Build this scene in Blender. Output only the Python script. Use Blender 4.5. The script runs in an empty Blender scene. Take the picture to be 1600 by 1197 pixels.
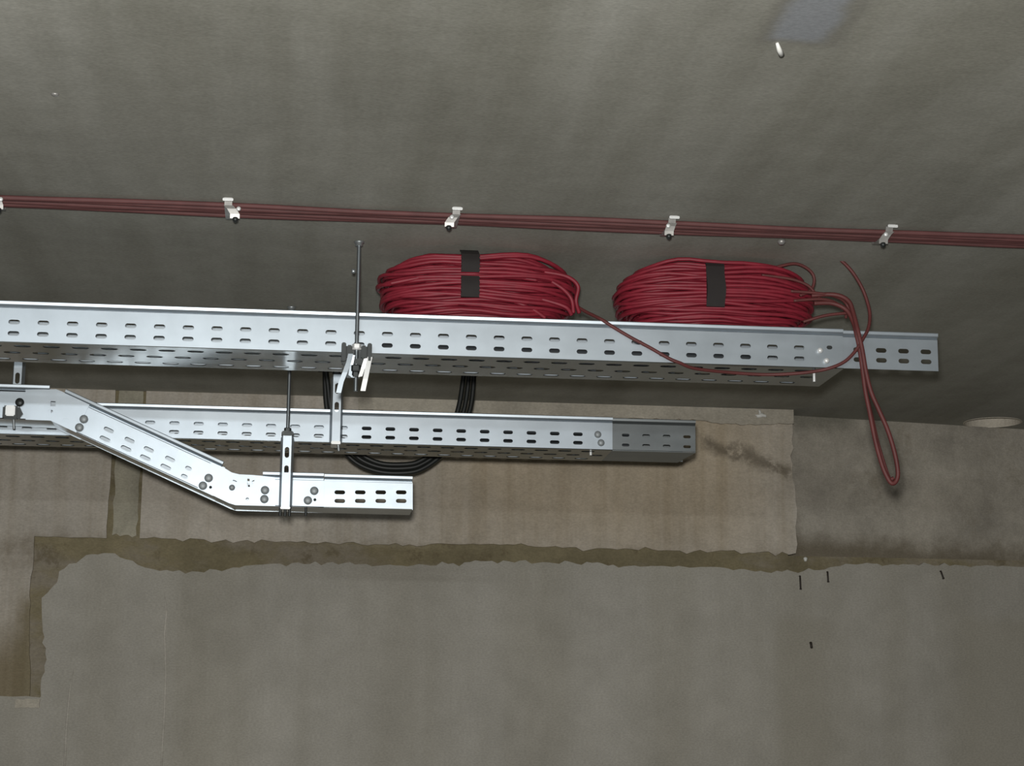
import bpy, bmesh, math, random
from mathutils import Vector, Matrix
rnd = random.Random(7)
C = bpy.context.scene.collection
PI = math.pi

# ------------------------------------------------------------------ camera
F, CX, CY = 3000.0, 800.0, 598.5
CAMZ = 1.6
dY = Vector((-350, 601.5, F)); dX = Vector(((601.5*820+F*F)/350, 820, F))
dX.normalize(); dY.normalize(); dZ = dX.cross(dY)
right = Vector((dX.x, dY.x, dZ.x)); down = Vector((dX.y, dY.y, dZ.y)); fwd = Vector((dX.z, dY.z, dZ.z))
cam_d = bpy.data.cameras.new('camera'); cam = bpy.data.objects.new('camera', cam_d); C.objects.link(cam)
cam_d.sensor_width = 36; cam_d.lens = F*36/1600; cam_d.clip_start = .02; cam_d.clip_end = 100
cam.matrix_world = Matrix(((right.x, -down.x, -fwd.x, 0), (right.y, -down.y, -fwd.y, 0), (right.z, -down.z, -fwd.z, CAMZ), (0, 0, 0, 1)))
bpy.context.scene.camera = cam

def at(x, y, Y=None, Z=None):
    """point of the place seen at photo pixel (x, y), on the plane Y or Z"""
    d = right*(x-CX) + down*(y-CY) + fwd*F
    s = Y/d.y if Y is not None else (Z-CAMZ)/d.z
    return Vector((d.x*s, d.y*s, d.z*s+CAMZ))

# ------------------------------------------------------------------ materials
def new_mat(name):
    m = bpy.data.materials.new(name); m.use_nodes = True
    nt = m.node_tree; nt.nodes.clear()
    out = nt.nodes.new('ShaderNodeOutputMaterial'); b = nt.nodes.new('ShaderNodeBsdfPrincipled')
    nt.links.new(b.outputs[0], out.inputs[0])
    return m, nt, b
def noise(nt, scale, detail=4, rough=.6, vec=None, stretch=None):
    n = nt.nodes.new('ShaderNodeTexNoise'); n.inputs['Scale'].default_value = scale
    n.inputs['Detail'].default_value = detail; n.inputs['Roughness'].default_value = rough
    tc = nt.nodes.new('ShaderNodeTexCoord'); src = tc.outputs['Object']
    if stretch:
        mp = nt.nodes.new('ShaderNodeMapping'); mp.inputs['Scale'].default_value = stretch
        nt.links.new(src, mp.inputs[0]); src = mp.outputs[0]
    nt.links.new(src, n.inputs['Vector'])
    return n.outputs['Fac']
def ramp(nt, fac, p0, c0, p1, c1):
    r = nt.nodes.new('ShaderNodeValToRGB'); e = r.color_ramp.elements
    e[0].position = p0; e[0].color = (*c0, 1); e[1].position = p1; e[1].color = (*c1, 1)
    nt.links.new(fac, r.inputs[0]); return r.outputs[0]
def mix(nt, fac, a, b, mode='MIX'):
    m = nt.nodes.new('ShaderNodeMix'); m.data_type = 'RGBA'; m.blend_type = mode
    for i, v in ((0, fac), (6, a), (7, b)):
        if isinstance(v, (int, float)): m.inputs[i].default_value = v
        elif isinstance(v, tuple): m.inputs[i].default_value = (*v, 1)
        else: nt.links.new(v, m.inputs[i])
    return m.outputs[2]
def bump(nt, b, fac, strength, dist):
    n = nt.nodes.new('ShaderNodeBump'); n.inputs['Strength'].default_value = strength; n.inputs['Distance'].default_value = dist
    nt.links.new(fac, n.inputs['Height']); nt.links.new(n.outputs[0], b.inputs['Normal'])
def math_n(nt, op, a, b=0.0, c=0.0):
    m = nt.nodes.new('ShaderNodeMath'); m.operation = op
    for i, v in enumerate((a, b, c)):
        if isinstance(v, (int, float)): m.inputs[i].default_value = v
        else: nt.links.new(v, m.inputs[i])
    return m.outputs[0]
def smooth(nt, v, e0, e1):
    m = nt.nodes.new('ShaderNodeMapRange'); m.interpolation_type = 'SMOOTHSTEP'
    nt.links.new(v, m.inputs[0]); m.inputs[1].default_value = e0; m.inputs[2].default_value = e1
    return m.outputs[0]
def xyz(nt, wob=0, wscale=8):
    tc = nt.nodes.new('ShaderNodeTexCoord'); s = nt.nodes.new('ShaderNodeSeparateXYZ')
    nt.links.new(tc.outputs['Object'], s.inputs[0])
    o = [s.outputs[0], s.outputs[1], s.outputs[2]]
    if wob:
        n = noise(nt, wscale, 5, .65)
        d = math_n(nt, 'MULTIPLY_ADD', n, wob, -wob/2)
        o = [math_n(nt, 'ADD', v, d) for v in o]
    return o
def box_mask(nt, o, lims, soft):
    """product of smooth windows: lims = [(axis, lo, hi), ...]"""
    r = None
    for ax, lo, hi in lims:
        a = smooth(nt, o[ax], lo-soft, lo+soft); b = smooth(nt, o[ax], hi+soft, hi-soft)
        # map range needs ascending limits: use 1 - step
        b = math_n(nt, 'SUBTRACT', 1.0, smooth(nt, o[ax], hi-soft, hi+soft))
        w = math_n(nt, 'MULTIPLY', a, b)
        r = w if r is None else math_n(nt, 'MULTIPLY', r, w)
    return r

def grain(nt, col, amt=.12, scale=260):
    n = noise(nt, scale, 2, .5, stretch=(.6, 1, 1.1))
    g = ramp(nt, n, .25, (1-amt,)*3, .75, (1+amt,)*3)
    return mix(nt, 1.0, col, g, 'MULTIPLY')

def concrete(name, c, dark=.8, scale=2.2, stretch=None, rough=.9, stains=None, bumpd=.004):
    m, nt, b = new_mat(name)
    n = noise(nt, scale, 7, .6, stretch=stretch)
    col = ramp(nt, n, .3, tuple(v*dark for v in c), .7, tuple(min(1, v*(2-dark)) for v in c))
    n2 = noise(nt, scale*9, 5, .6)
    col = mix(nt, 1.0, col, ramp(nt, n2, .3, (.93, .93, .92), .7, (1.06, 1.06, 1.06)), 'MULTIPLY')
    if stains: col = stains(nt, col)
    col = grain(nt, col)
    nt.links.new(col, b.inputs['Base Color']); b.inputs['Roughness'].default_value = rough
    b.inputs['Specular IOR Level'].default_value = .25
    bump(nt, b, noise(nt, 60, 6, .65), .35, bumpd)
    return m

CEIL = 2.555
def ceil_stains(nt, col):
    o = xyz(nt, .10, 4)
    # trowel streaks running towards the wall
    st = noise(nt, 1.0, 5, .6, stretch=(5.5, .55, 1))
    col = mix(nt, 1.0, col, ramp(nt, st, .34, (.84, .83, .80), .66, (1.15, 1.15, 1.16)), 'MULTIPLY')
    # bluish grey smoothed patch
    oo = xyz(nt, .03, 14)
    p0 = at(1205, 45, Z=CEIL); p1 = at(1325, 30, Z=CEIL)
    dark = box_mask(nt, oo, [(0, p0.x-.012, p1.x+.016), (1, 1.6, 2.375)], .012)
    col = mix(nt, math_n(nt, 'MULTIPLY', dark, .35), col, (.15, .14, .125))
    msk = box_mask(nt, oo, [(0, p0.x+.006, p1.x-.012), (1, 1.6, 2.36)], .014)
    col = mix(nt, math_n(nt, 'MULTIPLY', msk, .8), col, (.33, .35, .38))
    return col
def wall_stains(nt, col):
    o = xyz(nt, .16, 5)
    lo = at(690, 700, Y=4.96).x; hi = at(1185, 700, Y=4.96).x
    tan = box_mask(nt, o, [(0, lo, hi), (2, 2.17, 2.7)], .16)
    col = mix(nt, math_n(nt, 'MULTIPLY', tan, .75), col, mix(nt, 1.0, col, (1.08, .98, .82), 'MULTIPLY'))
    # dark chipped blotch under the pale mortar
    o2 = xyz(nt, .07, 16)
    a = at(1095, 690, Y=4.96); b2 = at(1240, 738, Y=4.96); k = (b2.z-a.z)/(b2.x-a.x)
    t = math_n(nt, 'MULTIPLY_ADD', o2[0], -k, o2[2]); t0 = a.z-k*a.x
    bl = box_mask(nt, [o2[0], t, o2[2]], [(0, a.x, b2.x), (1, t0-.022, t0+.018)], .018)
    n = smooth(nt, noise(nt, 12, 6, .7), .40, .52)
    col = mix(nt, math_n(nt, 'MULTIPLY', math_n(nt, 'MULTIPLY', bl, n), .8), col, (.16, .135, .10))
    # dirty foot of the band
    foot = box_mask(nt, o2, [(2, 2.10, 2.172)], .025)
    n3 = smooth(nt, noise(nt, 5, 6, .7), .42, .62)
    col = mix(nt, math_n(nt, 'MULTIPLY', math_n(nt, 'MULTIPLY', foot, n3), .55), col, (.16, .13, .085))
    # the foot of the side pier is soaked brown
    p0 = at(70, 985, Y=4.96); e0 = at(46, 985, Y=4.96)
    pier = math_n(nt, 'MULTIPLY', math_n(nt, 'SUBTRACT', 1.0, smooth(nt, o2[0], p0.x-.02, p0.x+.02)), math_n(nt, 'SUBTRACT', 1.0, smooth(nt, o2[2], p0.z-.10, p0.z+.06)))
    col = mix(nt, math_n(nt, 'MULTIPLY', pier, .95), col, (.215, .178, .115))
    edge = box_mask(nt, o2, [(0, e0.x-.03, e0.x+.3), (2, 1.6, at(46, 935, Y=4.96).z)], .03)
    col = mix(nt, math_n(nt, 'MULTIPLY', edge, .9), col, (.20, .168, .105))
    # narrow vertical runs
    v = noise(nt, 1.0, 4, .6, stretch=(22, 1, .8))
    col = mix(nt, 1.0, col, ramp(nt, v, .34, (.88, .86, .82), .55, (1.02, 1.02, 1.02)), 'MULTIPLY')
    return col
def setback_tones(nt, col):
    col = mix(nt, math_n(nt, 'MULTIPLY', smooth(nt, noise(nt, 3.2, 7, .72), .50, .64), .55), col, (.22, .19, .14))
    o3 = xyz(nt, .10, 10); a = at(1235, 625, Y=5.05); b = at(1335, 668, Y=5.05)
    col = mix(nt, math_n(nt, 'MULTIPLY', box_mask(nt, o3, [(0, a.x-.2, b.x), (2, b.z, a.z+.1)], .03), .65), col, (.125, .122, .095))  # darker olive in the top corner by the step
    o2 = xyz(nt, .09, 9)
    foot = box_mask(nt, o2, [(0, 1.3, 6), (2, 2.0, 2.215)], .035)
    col = mix(nt, math_n(nt, 'MULTIPLY', foot, .75), col, (.13, .105, .065))  # brown foot, with the ledge's shade put into the colour
    return col
def lower_stains(nt, col):
    v = noise(nt, 1.0, 4, .55, stretch=(5.0, 1, .35))
    col = mix(nt, 1.0, col, ramp(nt, v, .35, (.91, .90, .87), .65, (1.07, 1.07, 1.08)), 'MULTIPLY')
    o = xyz(nt, .05, 3)
    for xa_, xb_, k in ((1212, 1305, .55), (1503, 1640, .6)):
        a, b = at(xa_, 965, Y=4.945), at(xb_, 1300, Y=4.945)
        band = box_mask(nt, o, [(0, a.x, b.x), (2, 1.2, a.z)], .025)
        col = mix(nt, math_n(nt, 'MULTIPLY', band, k), col, (.285, .265, .215))
    return col

M = {}
M['ceiling'] = concrete('ceiling_concrete', (.355, .352, .312), .88, 1.6, (1, .6, 1), stains=ceil_stains, bumpd=.0012)
M['upper'] = concrete('band_concrete', (.43, .393, .340), .84, 2.6, stains=wall_stains, bumpd=.006)
M['setback'] = concrete('setback_concrete', (.37, .34, .288), .70, 4.5, stains=setback_tones, bumpd=.006)
M['lower'] = concrete('render_coat', (.335, .318, .278), .90, 1.5, stains=lower_stains)
def raw_stains(nt, col):
    col = mix(nt, smooth(nt, noise(nt, 3.5, 6, .65, stretch=(1, 1, 2.2)), .48, .68), col, (.245, .215, .165))
    return mix(nt, math_n(nt, 'MULTIPLY', smooth(nt, noise(nt, 11, 6, .7), .55, .66), .6), col, (.12, .095, .055))
M['raw'] = concrete('raw_mortar', (.195, .166, .100), .74, 5, stains=raw_stains, bumpd=.012)
M['strip'] = concrete('dark_strip_concrete', (.30, .28, .22), .68, 6, bumpd=.008)
M['seam'] = concrete('float_seam', (.42, .395, .345), .86, 6)
M['sleeve'] = concrete('pale_sleeve', (.62, .57, .48), .9, 6)
M['mortar'] = concrete('pale_mortar', (.42, .385, .32), .84, 8, bumpd=.008)
M['floor'] = concrete('floor_concrete', (.16, .155, .145), .85, 1)
M['room'] = concrete('room_concrete', (.20, .195, .18), .85, 1)

def metal(name, c, rough, metallic=.9, var=.12):
    m, nt, b = new_mat(name)
    n = noise(nt, 14, 5, .6)
    col = ramp(nt, n, .3, tuple(v*(1-var) for v in c), .7, c)
    nt.links.new(col, b.inputs['Base Color']); b.inputs['Metallic'].default_value = metallic
    n2 = noise(nt, 30, 4, .6, stretch=(.25, 1, 1))
    r = nt.nodes.new('ShaderNodeMapRange'); nt.links.new(n2, r.inputs[0])
    r.inputs[3].default_value = rough-.06; r.inputs[4].default_value = rough+.06
    nt.links.new(r.outputs[0], b.inputs['Roughness'])
    return m
def plain(name, c, rough=.6, metallic=0, var=.2, scale=40):
    m, nt, b = new_mat(name)
    n = noise(nt, scale, 4, .6)
    nt.links.new(ramp(nt, n, .3, tuple(v*(1-var) for v in c), .7, c), b.inputs['Base Color'])
    b.inputs['Roughness'].default_value = rough; b.inputs['Metallic'].default_value = metallic
    return m
M['galv'] = metal('galvanised_steel', (.49, .55, .60), .42, .8)
M['base'] = metal('galvanised_steel_darkened', (.24, .26, .26), .17, 1.0)  # bed steel darkened in colour so the undersides come out dark
M['dull'] = metal('dull_galvanised_steel', (.23, .25, .255), .40, .8)
M['zinc'] = metal('zinc_plated_steel', (.42, .45, .46), .42, .75)
M['rod'] = metal('threaded_steel', (.25, .275, .29), .40, .85)
M['dark'] = plain('dark_steel', (.05, .055, .055), .45, .6)
M['bright'] = plain('bright_zinc', (.86, .87, .86), .4, .3, .08)
M['red'] = plain('red_cable_sheath', (.25, .016, .032), .55, 0, .25, 60)
M['dullred'] = plain('hazed_red_cable_sheath', (.13, .048, .046), .7, 0, .25, 25)  # crimson greyed down, haze put into the colour
M['darkred'] = plain('brownish_red_cable_sheath', (.13, .031, .029), .6, 0, .25, 30)
M['black'] = plain('black_cable_sheath', (.012, .014, .013), .5)
M['greyblack'] = plain('grey_black_sheath', (.042, .048, .053), .5)
M['bolt'] = metal('bolt_steel', (.36, .39, .40), .55, .35)
M['tape'] = plain('black_tape', (.018, .014, .013), .8)
M['white'] = plain('white_plastic', (.8, .8, .76), .5)
M['clip'] = plain('grey_clip_metal', (.42, .41, .39), .42, .5, .3)
M['nail'] = plain('rusty_steel', (.035, .027, .02), .7)

# ------------------------------------------------------------------ mesh helpers
class MB:
    def __init__(s): s.v = []; s.f = []; s.smooth = []
    def add(s, vs, fs, sm=False):
        o = len(s.v); s.v += [tuple(v) for v in vs]
        for f in fs: s.f.append(tuple(i+o for i in f)); s.smooth.append(sm)
    def box(s, lo, hi, bev=0):
        x0, y0, z0 = lo; x1, y1, z1 = hi
        if bev <= 0:
            s.add([(x0,y0,z0),(x1,y0,z0),(x1,y1,z0),(x0,y1,z0),(x0,y0,z1),(x1,y0,z1),(x1,y1,z1),(x0,y1,z1)],
                  [(3,2,1,0),(4,5,6,7),(0,1,5,4),(1,2,6,5),(2,3,7,6),(3,0,4,7)])
        else:
            bm = bmesh.new(); bmesh.ops.create_cube(bm, size=1)
            for v in bm.verts: v.co = Vector(((x0+x1)/2+v.co.x*(x1-x0), (y0+y1)/2+v.co.y*(y1-y0), (z0+z1)/2+v.co.z*(z1-z0)))
            bmesh.ops.bevel(bm, geom=bm.edges[:], offset=bev, segments=2, affect='EDGES')
            s.bm(bm)
    def bm(s, bm, sm=False):
        bm.verts.index_update()
        s.add([v.co[:] for v in bm.verts], [[v.index for v in f.verts] for f in bm.faces], sm); bm.free()
    def mesh(s, me, fn, sm=False):
        s.add([fn(v.co) for v in me.vertices], [list(p.vertices) for p in me.polygons], sm)
        bpy.data.meshes.remove(me)
    def extrude_x(s, prof, x0, x1):
        """prof: closed (y, z) loop, counter-clockwise seen from +X"""
        n = len(prof)
        vs = [(x0, y, z) for y, z in prof]+[(x1, y, z) for y, z in prof]
        fs = [(i, (i+1) % n, n+(i+1) % n, n+i) for i in range(n)]
        fs = [tuple(reversed(f)) for f in fs]+[tuple(range(n)), tuple(range(2*n-1, n-1, -1))]
        s.add(vs, fs)
    def tube(s, pts, r, seg=8, closed=False, cap=True, sub=0):
        pts = [Vector(p) for p in pts]
        if sub: pts = catmull(pts, sub, closed)
        n = len(pts); rings = []; up = None
        rr = r if isinstance(r, (list, tuple)) else [r]*n
        for i, p in enumerate(pts):
            a = pts[(i-1) % n] if closed or i else p; b = pts[(i+1) % n] if closed or i < n-1 else p
            t = (b-a).normalized()
            if up is None: up = Vector((0, 0, 1)) if abs(t.z) < .9 else Vector((0, 1, 0))
            u = (up-t*up.dot(t)).normalized(); up = u; w = t.cross(u)
            rings.append([p+(u*math.cos(2*PI*k/seg)+w*math.sin(2*PI*k/seg))*rr[i] for k in range(seg)])
        vs = [q for g in rings for q in g]; fs = []
        for i in range(n if closed else n-1):
            j = (i+1) % n
            for k in range(seg):
                l = (k+1) % seg
                fs.append((i*seg+k, i*seg+l, j*seg+l, j*seg+k))
        if cap and not closed: fs += [tuple(range(seg-1, -1, -1)), tuple((n-1)*seg+k for k in range(seg))]
        s.add(vs, fs, True)
    def lathe(s, prof, c, axis, seg=20):
        """prof: (radius, height) list along axis from point c"""
        axis = Vector(axis).normalized(); q = Vector((0, 0, 1)).rotation_difference(axis).to_matrix(); c = Vector(c)
        vs = []; fs = []; n = len(prof)
        for r, h in prof:
            for k in range(seg):
                vs.append(c+q @ Vector((r*math.cos(2*PI*k/seg), r*math.sin(2*PI*k/seg), h)))
        for i in range(n-1):
            for k in range(seg):
                l = (k+1) % seg
                fs.append((i*seg+k, i*seg+l, (i+1)*seg+l, (i+1)*seg+k))
        fs += [tuple(range(seg-1, -1, -1)), tuple((n-1)*seg+k for k in range(seg))]
        s.add(vs, fs, seg > 8)
    def strip(s, path, width_dir, w, t):
        """flat bent strip: path of points, width along width_dir, thickness t"""
        path = [Vector(p) for p in path]; wd = Vector(width_dir).normalized(); vs = []; fs = []; n = len(path)
        for i, p in enumerate(path):
            a = path[max(i-1, 0)]; b = path[min(i+1, n-1)]; tg = (b-a).normalized(); nn = tg.cross(wd).normalized()
            for du, dn in ((-.5, -.5), (.5, -.5), (.5, .5), (-.5, .5)): vs.append(p+wd*(w*du)+nn*(t*dn))
        for i in range(n-1):
            for k in range(4):
                l = (k+1) % 4; fs.append((i*4+k, i*4+l, i*4+4+l, i*4+4+k))
        fs += [(3, 2, 1, 0), tuple(4*(n-1)+k for k in range(4))]
        s.add(vs, fs)
    def obj(s, name, mat, parent=None):
        base = Vector((0, 0, 0)); p = parent
        while p is not None: base += p.location; p = p.parent
        me = bpy.data.meshes.new(name)
        vs = [(v[0]-base.x, v[1]-base.y, v[2]-base.z) for v in s.v]
        if parent is None:          # top-level mesh: origin at its own middle
            pass
        me.from_pydata(vs, [], s.f); me.update()
        me.polygons.foreach_set('use_smooth', s.smooth)
        bm = bmesh.new(); bm.from_mesh(me); bmesh.ops.recalc_face_normals(bm, faces=bm.faces[:]); bm.to_mesh(me); bm.free()
        me.materials.append(mat)
        o = bpy.data.objects.new(name, me); C.objects.link(o); o.parent = parent
        return o

def catmull(p, sub, closed=False):
    n = len(p); out = []
    rng = range(n if closed else n-1)
    g = (lambda i: p[i % n]) if closed else (lambda i: p[min(max(i, 0), n-1)])
    for i in rng:
        a, b, c, d = g(i-1), g(i), g(i+1), g(i+2)
        for k in range(sub):
            t = k/sub
            out.append(.5*((2*b)+(c-a)*t+(2*a-5*b+4*c-d)*t*t+(3*b-a-3*c+d)*t**3))
    if not closed: out.append(p[-1].copy())
    return out

def flat(outline, holes, th):
    cu = bpy.data.curves.new('plate', 'CURVE'); cu.dimensions = '2D'; cu.fill_mode = 'BOTH'; cu.extrude = th/2
    for loop in [outline]+holes:
        sp = cu.splines.new('POLY'); sp.points.add(len(loop)-1)
        for q, (u, v) in zip(sp.points, loop): q.co = (u, v, 0, 1)
        sp.use_cyclic_u = True
    ob = bpy.data.objects.new('plate', cu); C.objects.link(ob)
    me = bpy.data.meshes.new_from_object(ob)
    bpy.data.objects.remove(ob); bpy.data.curves.remove(cu)
    return me
def upright(Y): return lambda c: (c[0], Y-c[2], c[1])          # plate facing the room, (u, v) = (X, Z)
def level(Z): return lambda c: (c[0], c[1], Z+c[2])            # plate lying flat, (u, v) = (X, Y)
def slot(u, v, l, h, ang=0, n=5):
    r = h/2; d = l/2-r; pts = []
    for k in range(n+1): a = -PI/2+PI*k/n; pts.append((d+r*math.cos(a), r*math.sin(a)))
    for k in range(n+1): a = PI/2+PI*k/n; pts.append((-d+r*math.cos(a), r*math.sin(a)))
    ca, sa = math.cos(ang), math.sin(ang)
    return [(u+x*ca-y*sa, v+x*sa+y*ca) for x, y in pts]
def rect(x0, x1, z0, z1): return [(x0, z0), (x1, z0), (x1, z1), (x0, z1)]

def thing(name, loc, label, cat, group=None):
    o = bpy.data.objects.new(name, None); C.objects.link(o); o.location = loc
    o.empty_display_size = .05
    return tag(o, label, cat, group)
def tag(o, label, cat, group=None):
    o['label'] = label; o['category'] = cat
    if group: o['group'] = group
    return o
def structure(o): o['kind'] = 'structure'; return o

# ------------------------------------------------------------------ the setting
XL, XR, YB = -4.0, 5.0, -2.5
WU, WS, WL, WB = 4.96, 5.15, 4.950, 4.967     # faces: band, set-back part, render coat, raw joint
hole_c = at(1551, 660, Z=CEIL); hole_r = .080
m = MB(); hl = [(hole_c.x+hole_r*math.cos(a), hole_c.y+hole_r*math.sin(a)) for a in [2*PI*k/40 for k in range(40)]]
m.mesh(flat([(XL, YB), (XR, YB), (XR, 6.2), (XL, 6.2)], [hl], .25), level(CEIL+.125))
structure(m.obj('ceiling', M['ceiling']))
m = MB(); m.box((XL, YB, -.1), (XR, 6.2, 0)); structure(m.obj('floor', M['floor']))
m = MB(); m.box((XL-.15, YB, 0), (XL, 6.2, CEIL)); structure(m.obj('wall_left', M['room']))
m = MB(); m.box((XR, YB, 0), (XR+.15, 6.2, CEIL)); structure(m.obj('wall_right', M['room']))
m = MB(); m.box((XL, YB-.15, 0), (XR, YB, CEIL)); structure(m.obj('wall_front', M['room']))

def P2(x, y, Y): p = at(x, y, Y=Y); return (p.x, p.z)
def ragged(pts, amp, step):
    """roughen an open chain of (u, v) points"""
    out = []
    for (a, b), (c, d) in zip(pts, pts[1:]):
        L = math.hypot(c-a, d-b); n = max(1, int(L/step))
        for k in range(n):
            t = k/n; e = rnd.gauss(0, amp) if k else rnd.gauss(0, amp*.4)
            out.append((a+(c-a)*t-(d-b)/L*e, b+(d-b)*t+(c-a)/L*e))
    out.append(pts[-1]); return out
xs = at(1240, 700, Y=WU).x                      # where the wall steps back
# raw mortar bed behind everything
m = MB(); m.box((XL, WB, 0), (xs-.02, WB+.3, CEIL)); m.box((xs-.02, WB, 0), (XR, WB+.3, at(1400, 872, Y=WB).z))
structure(m.obj('wall_back', M['raw']))
# band under the ceiling, left of the step
m = MB()
x170, x222, x50 = at(172, 780, Y=WU).x, at(221, 780, Y=WU).x, at(50, 900, Y=WU).x
zb = at(800, 856, Y=WU).z
def zl(x, y): return at(x, y, Y=WU).z
left = [(XL, zl(20, 1100))]+ragged([(at(47, 1100, Y=WU).x, zl(47, 1100)), (at(46, 930, Y=WU).x, zl(46, 930)), (x50, zl(50, 849))], .0016, .02)+ragged([(x50, zl(50, 849)), (x50, zb+.004)], .001, .02)[1:-1]+ragged([(x50, zb+.004), (x170-.004, zb+.003)], .0015, .03)+ragged([(x170-.004, zb+.003), (x170, CEIL)], .0012, .03)[1:]+[(XL, CEIL)]
m.mesh(flat(left, [], .03), upright(WU+.015))
mid = ragged([(x170+.009, zb+.012), (x222-.009, zb+.012)], .003, .01)+ragged([(x222-.009, zb+.012), (x222-.008, CEIL)], .0015, .02)[1:]+list(reversed(ragged([(x170+.009, zb+.012), (x170+.009, CEIL)], .0015, .02)))[:-1]
ms = MB(); ms.mesh(flat(mid, [], .026), upright(WU+.0175)); structure(ms.obj('trim_3', M['strip']))
rt = ragged([(x222, zb+.004), (at(640, 855, Y=WU).x, zb+.002), (at(760, 852, Y=WU).x, zb+.008), (at(900, 862, Y=WU).x, zb+.003), (xs, zb+.001)], .003, .018)+ragged([(xs, zb+.001), (xs+.006, zb+.12), (xs-.004, zb+.24), (xs, CEIL)], .0022, .02)[1:]+[(x222, CEIL)]
m.mesh(flat(rt, [], .03), upright(WU+.015))
structure(m.obj('wall_upper', M['upper']))
# set-back wall to the right of the step
m = MB()
pl = [(xs-.06, WU+.07), (2.1, WS+.01), (XR, WS+.03), (XR, WS+.3), (xs-.06, WS+.3)]
n = len(pl); vs = [(x, y, 1.9) for x, y in pl]+[(x, y, CEIL) for x, y in pl]
m.add(vs, [(i, (i+1) % n, n+(i+1) % n, n+i) for i in range(n)]+[tuple(range(n-1, -1, -1)), tuple(range(n, 2*n))])
structure(m.obj('wall_recess', M['setback']))
# smoothed render coat below, with its torn upper and left edges
def PL(x, y): return P2(x, y, WL)
chain = ragged([PL(-900, 1082), PL(0, 1088), PL(62, 1090)], .002, .03) + \
        ragged([PL(64, 1088), PL(70, 1040), PL(65, 960), PL(66, 935), PL(90, 910), PL(92, 892), PL(135, 868), PL(180, 864), PL(215, 882), PL(240, 889), PL(300, 893), PL(420, 882),
                PL(520, 880), PL(590, 884), PL(700, 882), PL(760, 877), PL(900, 880), PL(1000, 885), PL(1120, 886), PL(1180, 893), PL(1280, 890), PL(1330, 882), PL(1500, 884), PL(1600, 886), PL(2900, 910)], .0028, .014)
m = MB(); m.mesh(flat([(XL, 0), (XR, 0), (XR, chain[-1][1])]+[p for p in reversed(chain)]+[(XL, chain[0][1])], [], .05), upright(WL+.025))
# pale scrap of mortar left under the chipped corner
structure(m.obj('wall_lower', M['lower']))
m = MB()
for pts, w in (([(115, 1046), (109, 1080), (105, 1120), (103, 1150), (101, 1200)], .0032), ([(257, 930), (260, 960), (257, 990), (259, 1050), (257, 1110), (254, 1160), (252, 1200)], .0030)):
    pp = [P2(x, y, WL) for x, y in pts]
    m.tube([(x, WL+.0008, z) for x, z in pp], [w*.4]+[w]*(len(pp)-1), 6)
structure(m.obj('trim_4', M['seam']))
m = MB(); a = PL(24, 1093); b = PL(62, 1106)
m.mesh(flat(ragged([(a[0], b[1]), (b[0], b[1]), (b[0], a[1]), (a[0], a[1]), (a[0], b[1]+.002)], .0015, .008), [], .006), upright(WL-.002)); structure(m.obj('trim_1', M['mortar']))
# pale mortar packed between the band and the ceiling
m = MB()
top = [(at(560, 620, Y=WU).x, CEIL-.001), (xs, CEIL-.001)]
bot = ragged([P2(1240, 662, WU-.006), P2(1180, 664, WU-.006), P2(1120, 661, WU-.006), P2(1095, 657, WU-.006), P2(900, 652, WU-.006), P2(700, 646, WU-.006), P2(560, 640, WU-.006)], .0016, .012)
m.mesh(flat(top+bot, [], .012), upright(WU-.002)); structure(m.obj('trim_2', M['mortar']))
# round sleeve cast through the slab
m = MB(); n = 40; vs = []; fs = []
for r, z in ((hole_r-.003, CEIL-.001), (hole_r-.003, CEIL+.16), (hole_r, CEIL+.16), (hole_r, CEIL-.001)):
    vs += [(hole_c.x+r*math.cos(2*PI*k/n), hole_c.y+r*math.sin(2*PI*k/n), z) for k in range(n)]
for i in range(4):
    j = (i+1) % 4
    fs += [(i*n+k, i*n+(k+1) % n, j*n+(k+1) % n, j*n+k) for k in range(n)]
m.add(vs, fs)
s = thing('pipe_sleeve', hole_c, 'pale round pipe sleeve opening in the ceiling close to the wall', 'pipe sleeve')
m.obj('sleeve_tube', M['sleeve'], s)
m = MB(); m.lathe([(hole_r-.004, 0), (hole_r-.004, .006)], (hole_c.x, hole_c.y, CEIL+.15), (0, 0, 1), 40); m.obj('blanking_cap', M['sleeve'], s)

# ------------------------------------------------------------------ cable trays
PITCH = .0517
def lip(m, x0, x1, Y, zt, s=1):
    """rolled lip over a groove; s = 1 faces the room, -1 faces the wall"""
    pr = [(0, -.0125), (0, -.0118), (.0012, -.0116), (.0014, -.0112), (-.0040, -.0072), (-.0046, -.0064), (-.0058, -.0016), (-.0050, -.0002), (-.0036, 0), (.009, 0), (.009, -.0125)]
    m.extrude_x([(Y+s*a, zt+b) for a, b in pr], x0, x1)
def rail(m, x0, x1, Y, z0, zt, rows, phase, s=1, sl=.0205, sh=.0085, pitch=PITCH, skip=()):
    holes = []
    k0 = math.ceil((x0+.016-phase)/pitch); k = k0
    while phase+k*pitch < x1-.016:
        u = phase+k*pitch
        if not any(a < u < b for a, b in skip): holes += [slot(u, z, sl, sh) for z in rows]
        k += 1
    m.mesh(flat(rect(x0, x1, z0, zt-.0115), holes, .0015), upright(Y+s*.00075))
    lip(m, x0, x1, Y, zt, s)
def bed(m, x0, x1, y0, y1, z, pitch=PITCH, nrow=3):
    holes = []; w = (y1-y0)/nrow
    for r in range(nrow):
        u = x0+.03+(pitch/2 if r % 2 else 0)
        while u < x1-.02: holes.append(slot(u, y0+w*(r+.5), .031, min(.017, w*.36))); u += pitch
    m.mesh(flat(rect(x0, x1, y0, y1), holes, .0015), level(z+.00075))
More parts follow.
